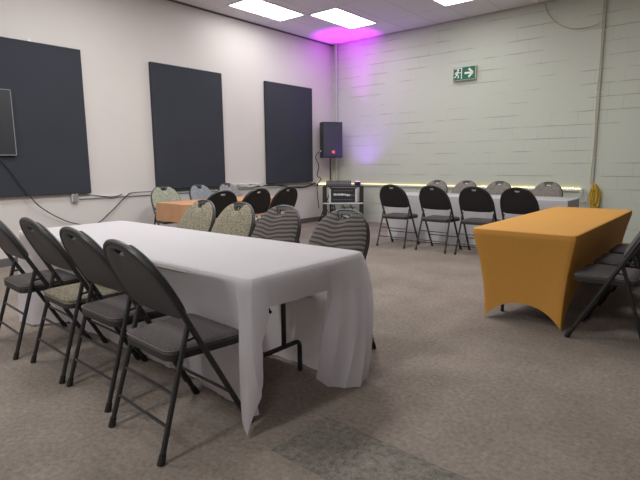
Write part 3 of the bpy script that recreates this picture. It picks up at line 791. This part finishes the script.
# ---- gold table with stretch cover
gx0, gx1, gy0, gy1 = -1.575, -0.815, 3.735, 6.09
folding_table(gx0 + .012, gx1 - .012, gy0 + .012, gy1 - .012, 'folding table inside the gold stretch cover on the right', along='y', leg_x=0.35, top=0.735)
def gold_cover():
    cx, cy = (gx0 + gx1) / 2, (gy0 + gy1) / 2
    ax, ay = (gx1 - gx0) / 2, (gy1 - gy0) / 2
    bx, by = 0.297, ay - 0.10
    NS = 28
    per = []
    for i in range(NS): per.append(('b', -1 + 2 * i / NS))     # near end, left to right
    for i in range(NS * 2): per.append(('r', -1 + i / NS))
    for i in range(NS): per.append(('t', 1 - 2 * i / NS))
    for i in range(NS * 2): per.append(('l', 1 - i / NS))
    rows = []
    def corner_round(px, py, hx, hy, r):
        dx, dy = abs(px) - (hx - r), abs(py) - (hy - r)
        if dx > 0 and dy > 0:
            l = math.hypot(dx, dy)
            k = r / max(l, r)
            px = math.copysign(hx - r + dx * k, px); py = math.copysign(hy - r + dy * k, py)
        return px, py
    levels = [(0.742, -0.018), (0.7405, -0.006), (0.735, 0.0), (0.71, 0.002), (0.694, 0.0)]
    for z, off in levels:
        row = []
        for sd, s in per:
            hx, hy = ax + off, ay + off
            px, py = {'b': (s * hx, -hy), 't': (s * hx, hy), 'r': (hx, s * hy), 'l': (-hx, s * hy)}[sd]
            px, py = corner_round(px, py, hx, hy, 0.035)
            row.append((cx + px, cy + py, z))
        rows.append(row)
    NT = 22
    for j in range(1, NT + 1):
        tt = j / NT; row = []
        for sd, s in per:
            end = sd in 'bt'
            arch = 0.155 if end else 0.30
            bot = arch * (1 - abs(s) ** 2.4) if end else arch * (1 - abs(s) ** 3.2)
            z = 0.694 + (bot + 0.004 - 0.694) * tt
            q = 1 - z / 0.694           # 0 under the top rim, 1 at the floor
            k = (1 - q) ** 2.0
            hx = bx + (ax - bx) * k; hy = by + (ay - by) * k
            sag = 0.05 * (1 - s * s) * q * (1 - 0.3 * q)
            hx2 = hx - (sag if sd in 'rl' else 0); hy2 = hy - (sag if sd in 'bt' else 0)
            px, py = {'b': (s * hx, -hy2), 't': (s * hx, hy2), 'r': (hx2, s * hy), 'l': (-hx2, s * hy)}[sd]
            px, py = corner_round(px, py, hx, hy, 0.03)
            row.append((cx + px, cy + py, max(0.004, z)))
        rows.append(row)
    mb = MB().grid(rows, True); n = len(per); mb.f.append(tuple(range(n)))
    return mb
tag(gold_cover().build('table_cover', M['cloth_gold'], smooth='auto'), 'gold stretch cover fitted tight over the table on the right', 'tablecloth')

# ---------------------------------------------------------------- mat on the carpet
rows = []
for i in range(61):
    x = -1.47 + i * 0.035; row = []
    for k in range(11):
        v = k / 10; yy0 = 1.40 + 0.004 * math.sin(i * .9) - 0.012 * i * 0.03; yy1 = 1.785 - 0.0012 * i + 0.003 * math.sin(i * 1.3) + 0.002 * math.sin(i * 3.1)
        e = min(1, 2.2 * v, 8 * (1 - v), (i + .01) / 6)
        row.append((x - (0.006 * math.sin(k * 1.7) if i == 0 else 0), yy0 + (yy1 - yy0) * v, 0.0008 + 0.008 * e ** 0.8))
    rows.append(row)
tag(MB().grid(rows).build('floor_mat', M['mat'], smooth=True), 'dark grey strip of rough carpet lying on the floor in the foreground', 'mat')

# ---------------------------------------------------------------- corner: stand, speaker, cart, mixer, amp, light
sx, sy = -6.70, 8.34
t = thing('speaker_stand', 'black tripod stand holding the speaker behind the equipment cart', 'stand', (sx, sy, 0))
MB().tube([(0, 0, 0.12), (0, 0, 0.85)], 0.019, 10).build('lower_pole', M['black'], t, smooth='auto')
MB().tube([(0, 0, 0.80), (0, 0, 1.372)], 0.015, 10).build('upper_pole', M['black'], t, smooth='auto')
MB().tube([(0, 0, 0.80), (0, 0, 0.88)], 0.03, 10).tube([(0.02, -0.02, 0.84), (0.06, -0.06, 0.84)], 0.012, 8).build('collar', M['black'], t, smooth='auto')
for a in (D(205), D(325), D(85)):
    ca, sa = math.cos(a), math.sin(a)
    lg = MB().tube([(ca * .02, sa * .02, 0.62), (ca * .25, sa * .25, 0.02)], 0.012, 8).tube([(ca * .135, sa * .135, 0.32), (ca * .015, sa * .015, 0.17)], 0.009, 6).build('leg', M['black'], t, smooth='auto')
    MB().tube([(ca * .24, sa * .24, 0.035), (ca * .26, sa * .26, 0.0)], 0.017, 8).build('foot_cap', M['rubber'], lg, smooth='auto')
# speaker: trapezoid cabinet, local -y is the front
rz = D(60)
t = thing('loudspeaker', 'black loudspeaker with small orange badge on the tripod stand in the corner', 'speaker', (sx, sy, 1.372), rz)
pl = [(-0.215, -0.16), (0.215, -0.16), (0.205, 0.08), (0.16, 0.18), (-0.16, 0.18), (-0.205, 0.08)]
MB().poly_prism(pl, lambda x, y, d: (x, y, d), 0.0, 0.735).build('cabinet', M['speaker'], t)
rows = []
for i in range(13):
    u = i / 12; x = -0.205 + 0.41 * u; rows.append([(x, -0.163 - 0.018 * math.sin(PI * u) ** 0.6, 0.03), (x, -0.163 - 0.018 * math.sin(PI * u) ** 0.6, 0.70)])
MB().grid(rows).build('grille', M['grille'], t, smooth=True)
bd = MB().box((0, -0.186, 0.12), (0.075, 0.008, 0.065), bev=0.003).build('badge', M['logo_orange'], t)
cu = bpy.data.curves.new('badge_text', 'FONT'); cu.body = 'JBL'; cu.size = 0.034; cu.align_x = 'CENTER'; cu.extrude = 0.001
tmp = bpy.data.objects.new('badge_text', cu); COL.objects.link(tmp); bpy.context.view_layer.update()
me = bpy.data.meshes.new_from_object(tmp.evaluated_get(bpy.context.evaluated_depsgraph_get())); bpy.data.objects.remove(tmp)
me.materials.clear(); me.materials.append(M['white_mark'])
o = bpy.data.objects.new('badge_lettering', me); COL.objects.link(o); o.parent = bd; o.location = (0, -0.1915, 0.108); o.rotation_euler = (PI / 2, 0, 0)
MB().box((-0.222, -0.03, 0.40), (0.012, 0.09, 0.03), bev=0.004).build('side_handle', M['black'], t)
MB().tube([(-0.205, -0.01, 0.14), (-0.235, -0.01, 0.14)], 0.02, 10).build('connector', M['metal'], t)
cab = spline([(sx - 0.16, sy - 0.17, 1.51), (sx - 0.22, sy - 0.22, 1.40), (sx - 0.17, sy - 0.18, 1.2), (sx - 0.20, sy - 0.2, 1.0), (sx - 0.13, sy - 0.16, 0.93), (sx - 0.2, sy - 0.2, 0.80), (sx - 0.18, sy - 0.22, 0.60), (sx - 0.16, sy - 0.2, 0.3)], 8)
tag(MB().tube(cab, 0.011, 6).build('speaker_cable', M['cable_black'], smooth=True), 'dark cable hanging from the left side of the loudspeaker', 'cable')

# cart, turned a little towards the room
crz = D(37)
CX, CY = -6.19, 8.12
t = thing('equipment_cart', 'black equipment cart with silver shelf edges below the loudspeaker', 'cart', (CX, CY, 0), crz)
cw, cd = 0.83, 0.44
for xx in (-1, 1):
    for yy in (-1, 1):
        MB().box((xx * (cw / 2 - 0.045), yy * (cd / 2 - 0.02), 0.44), (0.085 if yy < 0 else 0.04, 0.035, 0.72), bev=0.006).build('post', M['black'], t)
        w = MB().tube([(xx * (cw / 2 - 0.06) - 0.014, yy * (cd / 2 - 0.05), 0.045), (xx * (cw / 2 - 0.06) + 0.014, yy * (cd / 2 - 0.05), 0.045)], 0.045, 14).box((xx * (cw / 2 - 0.06), yy * (cd / 2 - 0.05), 0.088), (0.045, 0.045, 0.014)).build('caster', M['rubber'], t)
for z in (0.13, 0.455, 0.79):
    s_ = MB().box((0, 0, z), (cw - 0.02, cd - 0.05, 0.022), bev=0.004).build('shelf', M['black'], t)
    MB().box((0, -cd / 2 + 0.0, z), (cw - 0.02, 0.014, 0.024), bev=0.003).build('shelf_edge', M['metal'] if z < 0.7 else M['black'], s_)
def on_cart(x, y, z):
    c, s = math.cos(crz), math.sin(crz); return (CX + x * c - y * s, CY + x * s + y * c, z)
t = thing('amplifier', 'black rack amplifier with pale lettering between silver rack ears on the cart', 'amplifier', on_cart(0.0, -0.02, 0.467), crz)
MB().box((0, 0, 0.145), (0.57, 0.34, 0.285), bev=0.008).build('body', M['amp'], t)
for xx in (-1, 1): MB().box((xx * 0.265, -0.176, 0.145), (0.042, 0.008, 0.28), bev=0.002).build('rack_ear', M['metal'], t)
mb = MB()
rr = random.Random(4); xx = -0.19
while xx < 0.13:        # blurred maker lettering: a row of pale strokes
    w = rr.choice((0.012, 0.018, 0.024)); h = rr.choice((0.03, 0.04, 0.045)); mb.box((xx + w / 2, -0.172, 0.165 - (0.012 if xx > 0.04 else 0)), (w, 0.004, h)); xx += w + 0.007
mb.build('face_lettering', M['white_mark'], t)
for xx in (0.17, 0.21): MB().tube([(xx, -0.170, 0.15), (xx, -0.188, 0.15)], 0.012, 10).build('knob', M['bezel'], t)
for z in (0.06, 0.24): MB().box((0, -0.171, z), (0.40, 0.003, 0.006)).build('face_line', M['bezel'], t)
t = thing('audio_mixer', 'low sloping audio mixer with rows of knobs on top of the cart', 'mixer', on_cart(-0.09, 0.0, 0.802), crz)
MB().poly_prism([(-0.17, 0.0), (0.17, 0.0), (0.17, 0.10), (-0.17, 0.035)], lambda a, b, d: (d, a, b), -0.26, 0.26).build('body', M['mixer'], t)
mb = MB()
for i in range(12):
    for k in range(5):
        y = -0.13 + k * 0.062; z = 0.035 + (y + 0.17) / 0.34 * 0.065
        mb.tube([(-0.22 + i * 0.04, y, z - 0.002), (-0.22 + i * 0.04, y, z + 0.014)], 0.008, 6)
o = mb.build('knobs', M['bezel'], t); 
t = thing('stage_light', 'small black stage light glowing purple on the right of the cart top', 'stage light', on_cart(0.30, 0.13, 0.802), crz)
MB().tube([(0, 0, 0.012), (0, 0, 0.075)], [0.062, 0.062], 14).build('can', M['black'], t, smooth='auto')
MB().tube([(0, 0, 0.0752), (0, 0, 0.0785)], 0.052, 14).build('lens', M['par_lens'], t, smooth='auto')
MB().box((0, 0, 0.006), (0.11, 0.11, 0.012), bev=0.003).build('base', M['black'], t)
mb = MB().tube(fillet([(-0.07, 0, 0.008), (-0.07, 0, 0.05), (-0.062, 0, 0.05)], .005), 0.005, 5).tube(fillet([(0.07, 0, 0.008), (0.07, 0, 0.05), (0.062, 0, 0.05)], .005), 0.005, 5).build('yoke', M['black'], t)
# loose cables below the amplifier
for i, (px, lab) in enumerate([(-0.22, 'black cable looping under the cart shelf at the left'), (-0.02, 'black cable looping under the middle of the cart shelf'), (0.14, 'black cable looping under the cart shelf at the right')]):
    cab = spline([on_cart(px, -0.15, 0.42), on_cart(px + 0.05, -0.21, 0.34), on_cart(px - 0.03, -0.2, 0.22), on_cart(px + 0.08, -0.19, 0.16), on_cart(px + 0.02, -0.1, 0.15)], 8)
    tag(MB().tube(cab, 0.012, 6).build('loose_cable', M['cable_black'], smooth=True), lab, 'cable')
t = thing('storage_box', 'pale box with cables on the lower shelf of the cart', 'box', on_cart(0.1, 0.02, 0.142), crz)
MB().box((0, 0, 0.10), (0.30, 0.26, 0.20), bev=0.008).build('box_body', M['trunking'], t)
MB().box((0, 0, 0.207), (0.31, 0.27, 0.014), bev=0.004).build('lid', M['bezel'], t)

# ---------------------------------------------------------------- lights
p = Vector(on_cart(0.30, 0.13, 0.897))
for nm, en, an in (('purple_beam', 900, 31), ('purple_spill', 38, 118)):
    sp = bpy.data.lights.new(nm, 'SPOT'); sp.energy = en; sp.color = (0.62, 0.0, 1.0) if an < 90 else (0.36, 0.10, 1.0)
    sp.spot_size = D(an); sp.spot_blend = 1.0; sp.shadow_soft_size = 0.05
    so_ = bpy.data.objects.new(nm, sp); COL.objects.link(so_); so_.location = p
    d = Vector((-6.28, 8.36, HC)) - p; so_.rotation_euler = d.to_track_quat('-Z', 'Y').to_euler()

w = bpy.data.worlds.new('world'); SC.world = w; w.use_nodes = True
w.node_tree.nodes['Background'].inputs['Color'].default_value = (0.9, 0.92, 1, 1); w.node_tree.nodes['Background'].inputs['Strength'].default_value = 0.0
SC.view_settings.view_transform = 'Standard'; SC.view_settings.look = 'None'; SC.view_settings.exposure = 0.64; SC.view_settings.gamma = 1.08
